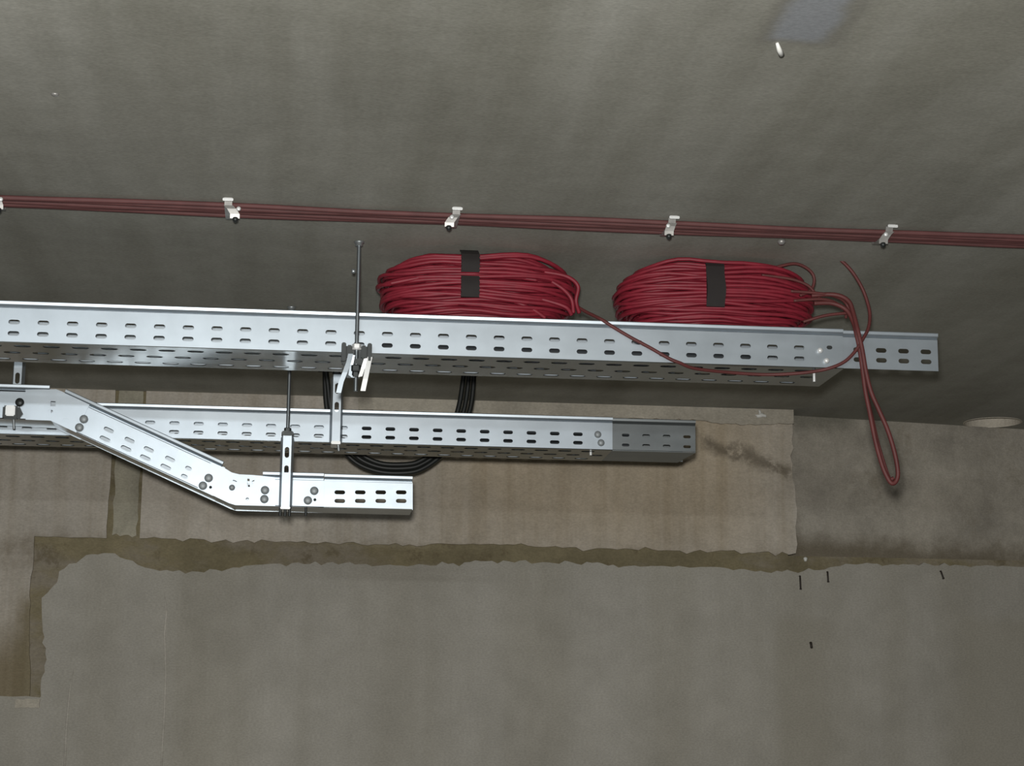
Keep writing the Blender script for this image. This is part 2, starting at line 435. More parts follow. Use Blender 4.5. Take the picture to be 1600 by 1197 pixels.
def bolt(parent, x, y, Y, r=.0085, mat=None, name='bolt'):
    p = at(x, y, Y=Y); m = MB()
    m.lathe([(r*.98, -.002), (r, .0015), (r*.86, .0045), (r*.5, .0062), (r*.12, .0066)], p, (0, -1, 0), 18)
    o = m.obj(name, mat or M['bolt'], parent)
    m = MB(); m.tube([p+Vector((0, .001, 0)), p+Vector((0, .012, 0))], r*.45, 10); m.box((p.x-r*.45, p.y-.0072, p.z-r*.12), (p.x+r*.45, p.y-.006, p.z+r*.12))
    return o
def hexnut(m, c, r, h, axis=(0, 0, 1)): m.lathe([(r*.9, 0), (r, h*.15), (r, h*.85), (r*.9, h)], c, axis, 6)
def threaded(m, a, b, r=.004):
    a, b = Vector(a), Vector(b); L = (b-a).length; n = int(L/.0022); pr = []
    for k in range(n): pr += [(r, k*L/n), (r*.84, (k+.5)*L/n)]
    pr.append((r, L)); m.lathe(pr, a, b-a, 10)

# --- upper tray (nearest, highest), holds the red coils
YU, WUp, ZU0, ZU1 = 3.45, .172, at(560, 551, Y=3.45).z, at(560, 489, Y=3.45).z
xa, xb, xc = -1.1, at(1317, 540, Y=YU).x, at(1466, 540, Y=YU).x
ph = at(605, 540, Y=YU).x
ru, rl = at(690, 525, Y=YU).z, at(690, 542.5, Y=YU).z
tU = thing('cable_tray', (0, YU, ZU0), 'long perforated galvanised cable tray carrying two red cable coils', 'cable tray')
m = MB(); rail(m, xa, xb, YU, ZU0, ZU1, (ru, rl), ph, skip=((at(1268, 550, Y=YU).x, at(1310, 550, Y=YU).x),)); m.obj('side_rail', M['galv'], tU)
m = MB(); rail(m, xa, xb, YU+WUp, ZU0, ZU1, (ru, rl), ph+.012, -1); m.obj('side_rail', M['galv'], tU)
m = MB(); bed(m, xa, xb, YU, YU+WUp, ZU0-.0016); m.obj('tray_bed', M['base'], tU)
pc = at(1378, 555, Y=YU).x; pp = at(1413, 555, Y=YU).x-pc
m = MB(); rail(m, xb-.075, xc, YU+.004, ZU0+.0005, ZU1-.0013, (at(1413, 548, Y=YU).z, at(1413, 563.5, Y=YU).z), pc, sl=.021, sh=.009, pitch=pp, skip=((xb-.1, xb+.012),)); spU = m.obj('splice_plate', M['galv'], tU); spU['label'] = 'splice plate projecting past the tray end'
for x, y in ((1281, 548), (1291, 564)): bolt(spU, x, y, YU-.001, .0055, M['bright'])
p = at(1296, 543, Y=YU-.0008); m = MB(); m.mesh(flat(slot(p.x, p.z, .011, .007), [], .001), upright(p.y)); m.obj('dark_slot_plate', M['dark'], spU)  # dark plate on the rail stands for the shade in an open hole
p = at(1272, 586, Y=YU+.02); m = MB(); threaded(m, (p.x, p.y, ZU0-.002), (p.x, p.y, ZU0-.024), .003); m.obj('bolt', M['bright'], tU)

# --- middle tray (furthest back)
YM, WM, ZM0, ZM1 = 4.11, .15, at(560, 692, Y=4.11).z, at(560, 641, Y=4.11).z
xb, xc = at(957, 680, Y=YM).x, at(1087, 680, Y=YM).x
ph = at(610, 670, Y=YM).x; pm = (at(903, 690, Y=YM).x-ph)/8
tM = thing('cable_tray', (0, YM, ZM0), 'straight galvanised cable tray nearest the wall, crossed by a stepped tray', 'cable tray')
r1, r2 = at(684, 672.5, Y=YM).z, at(684, 686, Y=YM).z
m = MB(); rail(m, xa, xb, YM, ZM0, ZM1, (r1, r2), ph, sl=.0215, sh=.0080, pitch=pm, skip=((at(925, 690, Y=YM).x, xb),)); m.obj('side_rail', M['galv'], tM)
m = MB(); rail(m, xa, xb, YM+WM, ZM0, ZM1, (r1, r2), ph, -1, pitch=pm); m.obj('side_rail', M['galv'], tM)
m = MB(); bed(m, xa, xb, YM, YM+WM, ZM0-.0016); m.obj('tray_bed', M['base'], tM)
pc = at(1010, 690, Y=YM).x; pp = at(1042, 690, Y=YM).x-pc
m = MB(); rail(m, xb-.05, xc, YM+.003, ZM0+.0005, ZM1-.001, (at(1010, 680.5, Y=YM).z, at(1010, 696, Y=YM).z), pc, sl=.017, sh=.0065, pitch=pp, skip=((xb-.1, xb+.005),)); spM = m.obj('splice_plate', M['dull'], tM); spM['label'] = 'dull grey splice plate at the tray end'
m = MB(); rail(m, xb-.05, xc, YM+WM-.004, ZM0+.0005, ZM1-.001, (r1, r2), pc, -1, pitch=pp); m.obj('splice_plate', M['dull'], tM)
m = MB(); m.mesh(flat([(xb, YM+.004), (xc, YM+.004), (xc-.012, YM+WM-.004), (xb, YM+WM-.004)], [], .0015), level(ZM0-.001)); m.obj('tray_bed', M['dull'], tM)
for x, y in ((934, 679), (939, 692)): bolt(spM, x, y, YM-.001, .0078)
p = at(923, 710, Y=YM+.03); m = MB(); threaded(m, (p.x, p.y, ZM0-.001), (p.x, p.y, ZM0-.009), .0032); m.obj('bolt', M['bright'], tM)

# --- stepped tray: level, drops on two hinges, level again
YS, WSt = 3.99, .088
def q(x, y): p = at(x, y, Y=YS); return (p.x, p.z)
zs0 = at(560, 794, Y=YS).z
tS = thing('cable_tray', (at(450, 790, Y=YS).x, YS, zs0), 'galvanised cable tray that steps down on two bolted hinges', 'cable tray')
def lip_line(m, a, b, Y, s=1):
    """lip along the straight line a-b in the (X, Z) plane: like lip(), but sloping"""
    a = Vector((a[0], 0, a[1])); b = Vector((b[0], 0, b[1])); d = (b-a).normalized(); nrm = Vector((-d.z, 0, d.x))
    pr = [(0, -.0150), (0, -.0118), (.0012, -.0116), (.0014, -.0112), (-.0040, -.0072), (-.0046, -.0064), (-.0058, -.0016), (-.0050, -.0002), (-.0036, 0), (.009, 0), (.009, -.0150)]
    n = len(pr); vs = []
    for P in (a, b): vs += [P+nrm*h+Vector((0, Y+s*y, 0)) for y, h in pr]
    m.add(vs, [(i, (i+1) % n, n+(i+1) % n, n+i) for i in range(n)]+[tuple(range(n)), tuple(range(2*n-1, n-1, -1))])
def sect(name, poly, holes, liplines, dy=0, mat='galv', both=True):
    res = []
    for Y, s in ((YS+dy, 1), (YS+WSt-dy, -1))[:2 if both else 1]:
        m = MB(); m.mesh(flat([q(*p) for p in poly], holes, .0015), upright(Y+s*.00075))
        for a, b in liplines: lip_line(m, q(*a), q(*b), Y, s)
        res.append(m.obj(name, M[mat], tS))
    return res[0]
def strip_bed(m, a, b):
    (ax, az), (bx, bz) = q(*a), q(*b)
    m.add([(ax, YS, az), (bx, YS, bz), (bx, YS+WSt, bz), (ax, YS+WSt, az), (ax, YS, az+.0015), (bx, YS, bz+.0015), (bx, YS+WSt, bz+.0015), (ax, YS+WSt, az+.0015)],
          [(3, 2, 1, 0), (4, 5, 6, 7), (0, 1, 5, 4), (1, 2, 6, 5), (2, 3, 7, 6), (3, 0, 4, 7)])
ang = math.atan2(q(260, 731)[1]-q(164, 686)[1], q(260, 731)[0]-q(164, 686)[0])
H = []
for x, y, l in ((170, 672, .022), (202.5, 688, .022), (232.6, 702.5, .022), (265.7, 717.5, .022), (294.5, 732, .014), (164, 686, .023), (197, 701, .023), (227, 715.5, .023), (259, 730, .023), (288, 744.5, .014)):
    H.append(slot(*q(x, y), l, .0085, ang))
sect('side_rail', [(-900, 576+1), (79, 612), (80, 657), (-900, 619)], [], [((-900, 572), (78, 602.5))])
sect('side_rail', [(104, 620), (350, 733), (333, 775), (84, 659)], H, [((104, 608.5), (350, 721.5))])
sect('side_rail', [(411, 749), (506, 751), (506, 793), (400, 790)], [], [((411, 737), (506, 739.5))])
holes1 = [[q(x+dx, y+dy) for dx, dy in ((-4.5, -4), (4, -3.5), (4, 4), (-4.5, 4))] for x, y in ((83, 631),)]+[slot(*q(79, 643), .010, .006)]+[[q(103+dx, 657+dy) for dx, dy in ((-4, -2), (4, -2), (4, 2), (-4, 2))]]
hp1 = sect('hinge_plate', [(40, 609), (88, 608.5), (97, 612), (140, 632.5), (119, 676), (79, 657.5), (40, 656)], holes1, [], -.0018)
holes2 = [[q(x, y) for x, y in ((386.5, 748), (390, 748.5), (390.5, 761), (386.5, 761))], [q(x, y) for x, y in ((393.5, 752), (397.5, 750), (397, 755), (394, 757.5))], slot(*q(386.5, 780), .007, .006), slot(*q(367, 752), .009, .003, -.4)]
hp2 = sect('hinge_plate', [(330, 722), (350, 731), (362, 738.5), (374, 741.5), (395, 742.5), (411, 744), (430, 746), (430, 791), (368, 789.5), (358, 786.5), (309, 763)], holes2, [], -.0018)
ch = [slot(*q(x, y), .0225, .0085) for x in (531, 563, 595, 627) for y in (769, 782.5)]
spS = sect('splice_plate', [(505, 751), (645, 754.5), (645, 796.5), (505, 793)], ch, [((507, 740), (644.5, 744))], .003, both=False)
m = MB(); strip_bed(m, (-900, 619), (80, 657)); strip_bed(m, (80, 657), (365, 788.5)); strip_bed(m, (365, 788.5), (506, 793)); strip_bed(m, (506, 793), (644, 796.5)); m.obj('tray_bed', M['base'], tS)
for x, y in ((131, 655), (124, 668), (326, 747), (317, 759), (414, 766), (413, 780), (491, 767), (481, 782)): bolt(hp1 if x < 200 else hp2 if x < 450 else spS, x, y, YS-.0035, .0088)
bolt(hp2, 362.5, 762, YS-.0030, .0062, M['bolt'], 'hinge_pin')
for x, y in ((329, 761.5), (492, 781)): bolt(hp2 if x < 450 else spS, x, y, YS-.002, .003, M['dark'], 'bolt_shank')
for x, y in ((478, 797), ):
    p = at(x, y, Y=YS+.02); m = MB(); threaded(m, (p.x, p.y, zs0+.003), (p.x, p.y, zs0-.016), .003); m.obj('bolt', M['dark'], tS)

# ------------------------------------------------------------------ hangers
def drop_rod(parent, x, y, z_bottom, collar=True):
    m = MB(); threaded(m, (x, y, z_bottom), (x, y, CEIL-.001)); ro = m.obj('threaded_rod', M['rod'], parent)
    m = MB(); m.lathe([(.0095, 0), (.0095, -.003), (.007, -.004), (.007, -.009)], (x, y, CEIL-.0005), (0, 0, 1), 14); m.obj('ceiling_anchor', M['zinc'], ro)
def channel_strap(parent, x, y, z0, z1, slots, w=.0275, d=.016, foot=True, name='channel_strap'):
    m = MB(); m.mesh(flat(rect(x-w*.32, x+w*.32, z0, z1), [slot(x, z, l, .0095, PI/2) for z, l in slots], .002), upright(y))
    # slanting flanges folded back from the face
    for s_ in (-1, 1):
        m.add([(x+s_*w*.32, y-.001, z0), (x+s_*w*.5, y+d, z0), (x+s_*w*.5, y+d, z1-.006), (x+s_*w*.32, y-.001, z1),
               (x+s_*(w*.32-.002), y+.001, z0), (x+s_*(w*.5-.002), y+d, z0), (x+s_*(w*.5-.002), y+d, z1-.006), (x+s_*(w*.32-.002), y+.001, z1)],
              [(0, 1, 2, 3), (7, 6, 5, 4), (0, 4, 5, 1), (1, 5, 6, 2), (2, 6, 7, 3), (3, 7, 4, 0)])
    return m.obj(name, M['galv'], parent)

# (1) upper tray hanger
xr = at(559, 470, Y=3.438).x; yr = 3.436
h1 = thing('rod_hanger', (xr, yr, ZU0-.07), 'threaded rod hanger with splayed bracket legs under the tray of red coils', 'hanger')
drop_rod(h1, xr, yr, at(553, 611, Y=yr).z)
p = at(556, 424, Y=yr); m = MB(); m.lathe([(.0035, 0), (.0045, .002), (.0045, .006), (.003, .007)], p+Vector((-.001, 0, 0)), (-1, 0, 0), 10); m.obj('rod_stub', M['zinc'], h1)
z0, z1 = at(560, 572, Y=yr).z, at(560, 538, Y=yr).z
m = MB()                                            # clamp block: two cheeks and a saddle round the rod
for s_ in (-1, 1):
    m.box((xr+s_*.0235-.004, yr-.014, z0+.006), (xr+s_*.0235+.004, yr+.0115, z1), .0015)
    m.box((xr+s_*.013-.005, yr-.012, z0+.012), (xr+s_*.013+.005, yr+.0115, z1-.004), .002)
m.box((xr-.026, yr-.004, z0+.002), (xr+.026, yr+.0115, z0+.014), .0015)
m.box((xr-.0265, yr+.003, z0+.008), (xr+.0265, yr+.0116, z1-.003), .001)
m.obj('clamp_block', M['dark'], h1)
m = MB(); hexnut(m, (xr, yr, z1-.009), .009, .009); m.lathe([(.0125, 0), (.0125, .002)], (xr, yr, z1-.011), (0, 0, 1), 16); m.obj('nut', M['bright'], h1)
m = MB(); hexnut(m, (xr-.001, yr-.004, z0-.012), .010, .012); hexnut(m, (xr-.001, yr-.004, z0-.022), .007, .010); m.obj('nut', M['dark'], h1)
m = MB(); m.strip([at(548, 553, Y=yr-.012), at(545, 566, Y=yr-.013), at(539, 582, Y=yr-.014), at(533, 597, Y=yr-.014), at(529, 614, Y=yr-.014)], (1, 0, 0), .009, .002)
m.strip([at(552, 555, Y=yr-.008), at(549, 570, Y=yr-.006), at(547, 586, Y=yr-.006), at(552, 590, Y=yr-.006)], (1, 0, 0), .006, .002); m.obj('bracket_leg', M['galv'], h1)
m = MB(); m.strip([at(578, 558, Y=yr-.012), at(575, 572, Y=yr-.013), at(571, 592, Y=yr-.014), at(567, 611, Y=yr-.014)], (1, 0, 0), .009, .002)
m.strip([at(572, 560, Y=yr-.008), at(567, 576, Y=yr-.006), at(563, 588, Y=yr-.006), at(558, 589, Y=yr-.006)], (1, 0, 0), .007, .002); m.obj('bracket_leg', M['bright'], h1)
m = MB(); m.box((xr-.013, yr+.0118, ZU0-.0125), (xr+.013, YU+WUp+.004, ZU0-.0022), .001); m.obj('cross_channel', M['zinc'], h1)

# (2) middle tray hanger
xr2, yr2 = at(526, 640, Y=4.085).x, 4.083
h2 = thing('rod_hanger', (xr2, yr2, ZM0-.01), 'slotted strap hanger clamped on the front of the tray nearest the wall', 'hanger')
zt = at(524, 585, Y=yr2).z
channel_strap(h2, xr2, yr2, ZM0-.004, zt, [(at(526, 607, Y=yr2).z, .024), (at(526, 636, Y=yr2).z, .022)], d=.022)
drop_rod(h2, xr2-.002, yr2+.010, zt-.02)
m = MB(); hexnut(m, (xr2-.002, yr2+.010, zt+.002), .009, .008); m.obj('nut', M['dark'], h2)
m = MB(); m.box((xr2-.010, yr2-.004, ZM0-.009), (xr2+.010, YM+.02, ZM0-.0025), .001); m.obj('foot', M['bright'], h2)
m = MB(); p = at(528, 705, Y=yr2+.01); threaded(m, (p.x, p.y, ZM0-.006), (p.x+.002, p.y, ZM0-.022), .0035); m.obj('bolt', M['zinc'], h2)

# (3) stepped tray hanger
xr3, yr3 = at(448, 720, Y=3.966).x, 3.964
h3 = thing('rod_hanger', (xr3, yr3, zs0-.01), 'threaded rod and slotted strap holding the low end of the stepped tray', 'hanger')
zt = at(448, 678, Y=yr3).z
channel_strap(h3, xr3, yr3, at(447, 793, Y=yr3).z, zt, [(at(448, 707, Y=yr3).z, .023), (at(448, 734, Y=yr3).z, .018)], d=.020)
drop_rod(h3, xr3, yr3+.008, zt-.02)
m = MB(); m.box((xr3-.0125, yr3-.004, zt-.004), (xr3+.0125, yr3+.018, zt+.006), .002); hexnut(m, (xr3, yr3+.008, zt+.006), .0075, .008); m.obj('nut', M['dark'], h3)
m = MB(); m.box((xr3-.010, yr3-.003, zs0-.009), (xr3+.010, YS+.02, zs0-.004), .001); m.obj('foot', M['bright'], h3)
for dx in (-.010, 0, .009):
    m = MB(); threaded(m, (xr3+dx, yr3+.012, zs0-.006), (xr3+dx, yr3+.012, zs0-.022), .0032); m.obj('bolt', M['dark'], h3)

# (4) hanger of the stepped tray's high end
yr4 = 4.035; xr4 = at(28, 580, Y=yr4).x
zq = q(28, 655)[1]
h4 = thing('rod_hanger', (xr4, yr4, zq), 'slotted strap hanger standing up behind the high end of the stepped tray', 'hanger')
zt = at(28, 560, Y=yr4).z
channel_strap(h4, xr4, yr4, zq+.004, zt, [(at(28, 591, Y=yr4).z, .024)], d=.016, w=.026)
drop_rod(h4, xr4, yr4+.009, zt-.03)
m = MB(); a = at(9, 633, Y=YS-.014); b = at(23, 650, Y=YS-.014)
m.box((a.x, YS-.016, b.z), (b.x, YS-.003, a.z), .002); m.obj('clamp_plate', M['bright'], h4)
m = MB(); a = at(5, 634, Y=YS-.004); b = at(29, 656, Y=YS-.004); m.box((a.x, YS-.010, b.z), (b.x, YS-.002, a.z), .003)
p = at(36, 647, Y=YS-.005); m.add([(b.x, YS-.008, a.z), (p.x, YS-.008, p.z), (b.x, YS-.008, b.z), (b.x, YS-.003, a.z), (p.x, YS-.003, p.z), (b.x, YS-.003, b.z)], [(0, 2, 1), (3, 4, 5), (0, 1, 4, 3), (1, 2, 5, 4)]); m.obj('clamp_body', M['dark'], h4)
m = MB(); p = at(31, 629, Y=YS-.004); m.lathe([(.009, 0), (.009, .004), (.006, .007)], p, (0, -1, 0), 16); m.obj('bolt', M['dark'], h4)
m = MB(); p = at(21, 660, Y=YS-.006); threaded(m, (p.x, p.y, p.z+.006), (p.x+.002, p.y, p.z-.014), .003); m.obj('bolt', M['zinc'], h4)

# ------------------------------------------------------------------ red coils
def coil(name, x0, x1, ytop_px, seed, label, tape_x, tape_rows, tape_w):
    r_ = random.Random(seed)
    yc = YU+.086; zb_ = ZU1+.0045
    xL = at(x0, 460, Y=yc).x; xR = at(x1, 460, Y=yc).x; xm = (xL+xR)/2; hx = (xR-xL)/2
    zt_ = at((x0+x1)/2, ytop_px, Y=yc).z
    root = thing(name, (xm, yc, ZU0), label, 'cable coil', None)
    m = MB(); rs = .0040
    nz = int((zt_-zb_)/.0078); nr = 8
    for iz in range(nz):
        for ir in range(nr):
            zeta = (iz+.5)/nz+(r_.random()-.5)*.9/nz; rho = (ir+.5)/nr+(r_.random()-.5)*.7/nr
            edge = 1-abs(2*zeta-1)**3.0*.20                       # outer loops shrink top and bottom
            a = (hx-.012)*edge-(1-rho)*.085+r_.uniform(-.006, .006)
            b = .030+.062*rho
            ph_ = r_.random()*6.28; wv = r_.uniform(0, .006); tilt = r_.uniform(-.03, .03); pts = []
            ns = 40
            for k in range(ns):
                t = 2*PI*k/ns; cx_ = abs(math.cos(t))**.75*math.copysign(1, math.cos(t)); sy = abs(math.sin(t))**.8*math.copysign(1, math.sin(t))
                x = a*cx_; y = b*sy
                u = x/hx
                pinch = 1-.10*math.exp(-((x+xm-tape_x)/.05)**2)-.22*max(0, abs(u)-.45)
                zz = zb_+(zt_-zb_)*(.5+(zeta-.5)*pinch)-.012*u*u*zeta+tilt*x*.5
                zz += wv*math.sin(2*t+ph_)+.002*math.sin(5*t+ph_*2)
                zz = max(zz, zb_-.002); pts.append((xm+x, yc+y, zz))
            m.tube(pts, rs, 6, closed=True)
    m.obj('cable_loops', M['red'], root)
    for ya, yb in tape_rows:
        tm = MB(); zt2 = at(tape_x_px(tape_x), ya, Y=yc-.095).z; zb2 = at(tape_x_px(tape_x), yb, Y=yc-.095).z
        w = tape_w; n = 10; fr = []
        for k in range(n+1):                                       # wraps over the front bulge
            t = k/n; z = zb2+(zt2-zb2)*t; bulge = .0065*math.sin(PI*min(1, max(0, t)))
            fr.append((z, yc-.0966-bulge*.6))
        if ya == tape_rows[0][0]:
            fr += [(zt_-.002, yc-.088), (zt_+.0055, yc-.070), (zt_+.0085, yc-.040), (zt_+.0085, yc)]
        n = len(fr)-1; vs = []; fs = []
        for z, y in fr:
            for s_ in (-1, 1): vs.append((tape_x+s_*w/2+.0012*math.sin(z*900), y, z))
        for z, y in fr:
            for s_ in (-1, 1): vs.append((tape_x+s_*w/2, y+.0062, z))
        o2 = 2*(n+1)
        for k in range(n):
            a_ = 2*k; fs += [(a_, a_+1, a_+3, a_+2), (o2+a_+2, o2+a_+3, o2+a_+1, o2+a_), (a_, a_+2, o2+a_+2, o2+a_), (a_+1, o2+a_+1, o2+a_+3, a_+3)]
        fs += [(0, o2, o2+1, 1), (2*n, 2*n+1, o2+2*n+1, o2+2*n)]
        tm.add(vs, fs)
        for yy, zz in ((0, 0),):
            pass
        tm.obj('tape_band', M['tape'], root)
    return root, xm, yc
def tape_x_px(X): return 733 if X < .6 else 1114
def path(pts): return [at(x, y, Y=Y) for x, y, Y in pts]
tx1 = at(733, 440, Y=3.465).x; tx2 = at(1114, 445, Y=3.465).x
c1, xm1, yc1 = coil('cable_coil', 580, 909, 411, 3, 'red cable coil with two short black tape bands, next to the threaded rod', tx1, [(397, 425), (431, 464)], .034)
c2, xm2, yc2 = coil('cable_coil', 950, 1278, 426, 8, 'red cable coil with one tall black tape band, trailing a hanging loop', tx2, [(416, 479)], .035)
# top of the tape of the first coil carries on over its crown
m = MB()
for pts in ([(862, 440, 3.462), (880, 452, 3.46), (893, 468, 3.459), (896, 489, 3.468)], [(820, 462, 3.461), (855, 470, 3.458), (884, 480, 3.458), (893, 492, 3.466)], [(800, 470, 3.461), (830, 482, 3.459), (852, 497, 3.466)],
            [(850, 425, 3.463), (885, 432, 3.462), (903, 447, 3.466), (900, 470, 3.47), (905, 489, 3.48)], [(610, 443, 3.462), (640, 437, 3.459), (680, 430, 3.458), (740, 428, 3.449), (790, 431, 3.458), (840, 438, 3.462)]):
    m.tube(path(pts), .004, 7, sub=8)
m.obj('loose_strand', M['red'], c1)
m = MB()
m.tube(path([(893, 474, 3.50), (915, 487, 3.475), (940, 499.5, 3.446), (958, 511, 3.4425), (985, 527, 3.440), (1015, 543, 3.440), (1045, 560, 3.439), (1062, 567, 3.441)])
       + [Vector((at(1085, 572, Y=3.46).x, 3.455, ZU0-.009)), Vector((at(1140, 574, Y=3.46).x, 3.475, ZU0-.010)), Vector((at(1200, 576, Y=3.46).x, 3.480, ZU0-.011)), Vector((at(1250, 576, Y=3.46).x, 3.462, ZU0-.010))]
       + path([(1290, 577, 3.441), (1318, 566, 3.436), (1336, 549, 3.435), (1348, 530, 3.435), (1357, 512, 3.44), (1359, 490, 3.45), (1354, 468, 3.455), (1346, 448, 3.455), (1334, 428, 3.45), (1322, 414, 3.45), (1308, 402, 3.45)]), .0033, 8, sub=8)
m.obj('cable_tail', M['darkred'], c1)
m = MB()
for pts in ([(1205, 420, 3.46), (1240, 412, 3.462), (1262, 420, 3.466), (1272, 434, 3.47), (1268, 452, 3.47), (1250, 462, 3.465)], [(1190, 430, 3.459), (1235, 436, 3.460), (1262, 446, 3.463), (1275, 460, 3.468), (1290, 475, 3.475)],
            [(1235, 455, 3.461), (1285, 459, 3.463), (1312, 466, 3.468), (1324, 478, 3.475), (1330, 494, 3.468)], [(1240, 470, 3.461), (1290, 468, 3.465), (1318, 482, 3.475), (1322, 497, 3.485)], [(1255, 503, 3.475), (1290, 493, 3.47), (1325, 489, 3.47)]):
    m.tube(path(pts), 0.0031, 7, sub=8)
m.obj('loose_strand', M['darkred'], c2)
m = MB()
m.tube(path([(1272, 474, 3.468), (1300, 474, 3.466), (1322, 484, 3.462), (1333, 503, 3.452), (1338, 522, 3.438), (1343, 545, 3.437), (1348, 580, 3.437), (1352, 610, 3.437), (1359, 645, 3.437), (1368, 690, 3.437), (1378, 726, 3.437), (1386, 745, 3.437), (1393, 755, 3.437), (1400, 752, 3.437), (1403, 738, 3.436),
             (1398, 708, 3.434), (1387, 672, 3.432), (1373, 640, 3.430), (1361, 612, 3.428), (1353, 580, 3.427), (1347, 545, 3.427), (1340, 515, 3.430), (1333, 488, 3.446), (1327, 472, 3.452), (1314, 463, 3.458), (1295, 460, 3.464), (1268, 462, 3.468)]), .0044, 9, sub=8)
m.tube(path([(1352, 608, 3.4435), (1362, 650, 3.4435), (1371, 690, 3.4435), (1381, 724, 3.4435), (1390, 748, 3.4435), (1396, 747, 3.4435)]), .0036, 8, sub=8)
m.obj('hanging_loop', M['darkred'], c2)

# ------------------------------------------------------------------ red run on the ceiling with clips
rc = .0046
def run_y(X): return 3.252
for k in range(5):
    m = MB(); pts = []
    for i in range(60):
        X = -1.2+i*.06
        pts.append((X, 3.218+k*.0132+.0012*math.sin(X*7+k*1.9)+.0005*math.sin(X*23+k), CEIL-rc-.0006-.0012*(1+math.sin(X*9+k*2.2))))
    m.tube(pts, rc, 8, sub=2)
    tag(m.obj('red_cable', M['dullred']), 'thin dull red cable in the clipped flat run along the ceiling', 'cable', 'red cables clipped along the ceiling')
def clip(x, y, lean, label, loose=True):
    p = at(x, y, Z=CEIL); X = p.x
    root = thing('cable_clip', (X, 3.245, CEIL), label, 'cable clip', 'clips of the red ceiling cables')
    w = .013; m = MB()
    ys = [3.300, 3.290, 3.284, 3.272, 3.245, 3.218, 3.205, 3.200, 3.186]
    zs = [CEIL-.0012, CEIL-.0013, CEIL-.0112, CEIL-.0124, CEIL-.0128, CEIL-.0124, CEIL-.0112, CEIL-.0013, CEIL-.0012]
    m.strip([(X, a, b) for a, b in zip(ys, zs)], (1, 0, 0), w, .0012); m.obj('saddle', M['clip'], root)
    # front tab, the clip's highlight put into its colour; hanging tongue below the run
    m = MB(); m.box((X-.009, 3.180, CEIL-.0085), (X+.009, 3.183, CEIL-.0035), .0008); m.obj('front_tab', M['bright'], root)
    m = MB(); m.strip([(X, 3.200, CEIL-.011), (X+lean*.006, 3.199, CEIL-.017), (X+lean*.012, 3.200, CEIL-.026), (X+lean*.012, 3.202, CEIL-.033)], (1, 0, 0), .016, .0014); m.obj('tongue', M['clip'], root)
    m = MB(); m.lathe([(.0035, 0), (.0042, .001), (.003, .0028)], (X+lean*.018 if lean > 0 else X-.008, 3.198, CEIL-.017), (0, -1, 0), 10); m.obj('rivet', M['bright'], root)
    m = MB(); m.lathe([(.0048, 0), (.0048, .004), (.002, .007)], (X+lean*.013, 3.201, CEIL-.033), (0, -.3, -1), 10); m.obj('screw', M['dark'], root)
    return root
clip(2, 316, .6, 'grey cable clip on the ceiling run above the far end of the coil tray')
clip(358, 322, 1, 'grey metal clip with dark screw on the red ceiling run, before the threaded rod')
clip(709, 340, -1, 'bright metal clip on the red ceiling run above the two-banded coil')
clip(1043, 350, -.5, 'small bright clip on the red ceiling run above the gap between the coils')
clip(1382, 360, -1, 'pale metal clip with dark screw on the red run beyond both coils')
p = at(1221, 374, Z=CEIL); m = MB(); m.lathe([(.003, 0), (.0075, -.002), (.0075, -.006), (.004, -.010)], (p.x, max(p.y, 3.288), CEIL), (0, 0, 1), 12)
tag(m.obj('plug', M['clip']), 'small pale plug in the ceiling below the red run, above the trailing coil', 'plug')

# ------------------------------------------------------------------ black cable loop behind the middle tray
bl = thing('black_cable_loop', at(615, 700, Y=4.55), 'loop of thick black cable hanging from the ceiling behind the tray nearest the wall', 'cable')
for k, (dx, dy, YY) in enumerate(((0, 0, 4.55), (9, -7, 4.56), (16, -13, 4.545))):
    m = MB()
    pts = [(742+dx*.2-k*9, 566, YY), (738-k*9, 620, YY), (731-k*9, 650, YY), (715-k*6, 684, YY), (690-k*4, 711-k*4, YY), (664-k*2, 730+dy*.9, YY), (640, 738+dy, YY), (600, 738+dy, YY), (566+k*3, 728+dy, YY), (542+k*6, 710+dy*.8, YY), (521+k*5, 680, YY), (511+k*3, 640, YY), (508+k*2, 600, YY), (508, 566, YY)]
    m.tube(path(pts), .0062, 9, sub=8)
    m.obj('cable_strand', M['black'], bl)
for x in (508, 736):
    p = at(x, 572, Y=4.55); m = MB(); m.strip([(p.x-.03, 4.55, CEIL-.001), (p.x-.018, 4.55, CEIL-.002), (p.x-.016, 4.55, CEIL-.018), (p.x+.016, 4.55, CEIL-.018), (p.x+.018, 4.55, CEIL-.002), (p.x+.03, 4.55, CEIL-.001)], (0, 1, 0), .02, .0015); m.obj('ceiling_clip', M['dark'], bl)

x0 = at(548, 690, Y=YM).x
for k, (yy, zz) in enumerate(((.012, .009), (.013, .0245), (.014, .040), (.030, .009))):
    m = MB(); m.tube([(x0+.006*k+i*.09, YM+yy+.0015*math.sin(i*1.7+k), ZM0+zz) for i in range(8 if k < 3 else 7)], .0074, 8, sub=4)
    tag(m.obj('black_cable', M['greyblack']), 'black cable lying in the tray nearest the wall, glimpsed through its slots', 'cable', 'black cables in the tray nearest the wall')
x0 = at(596, 540, Y=YU).x
for k, (yy, zz) in enumerate(((.012, .0115), (.034, .0115))):
    m = MB(); m.tube([(x0+.02*k+i*.1, YU+yy, ZU0+zz) for i in range(8)], .0100, 8, sub=4)
    tag(m.obj('black_cable', M['greyblack']), 'dark cable lying in the tray under the two red coils, glimpsed through its lower slots', 'cable', 'dark cables under the red coils')

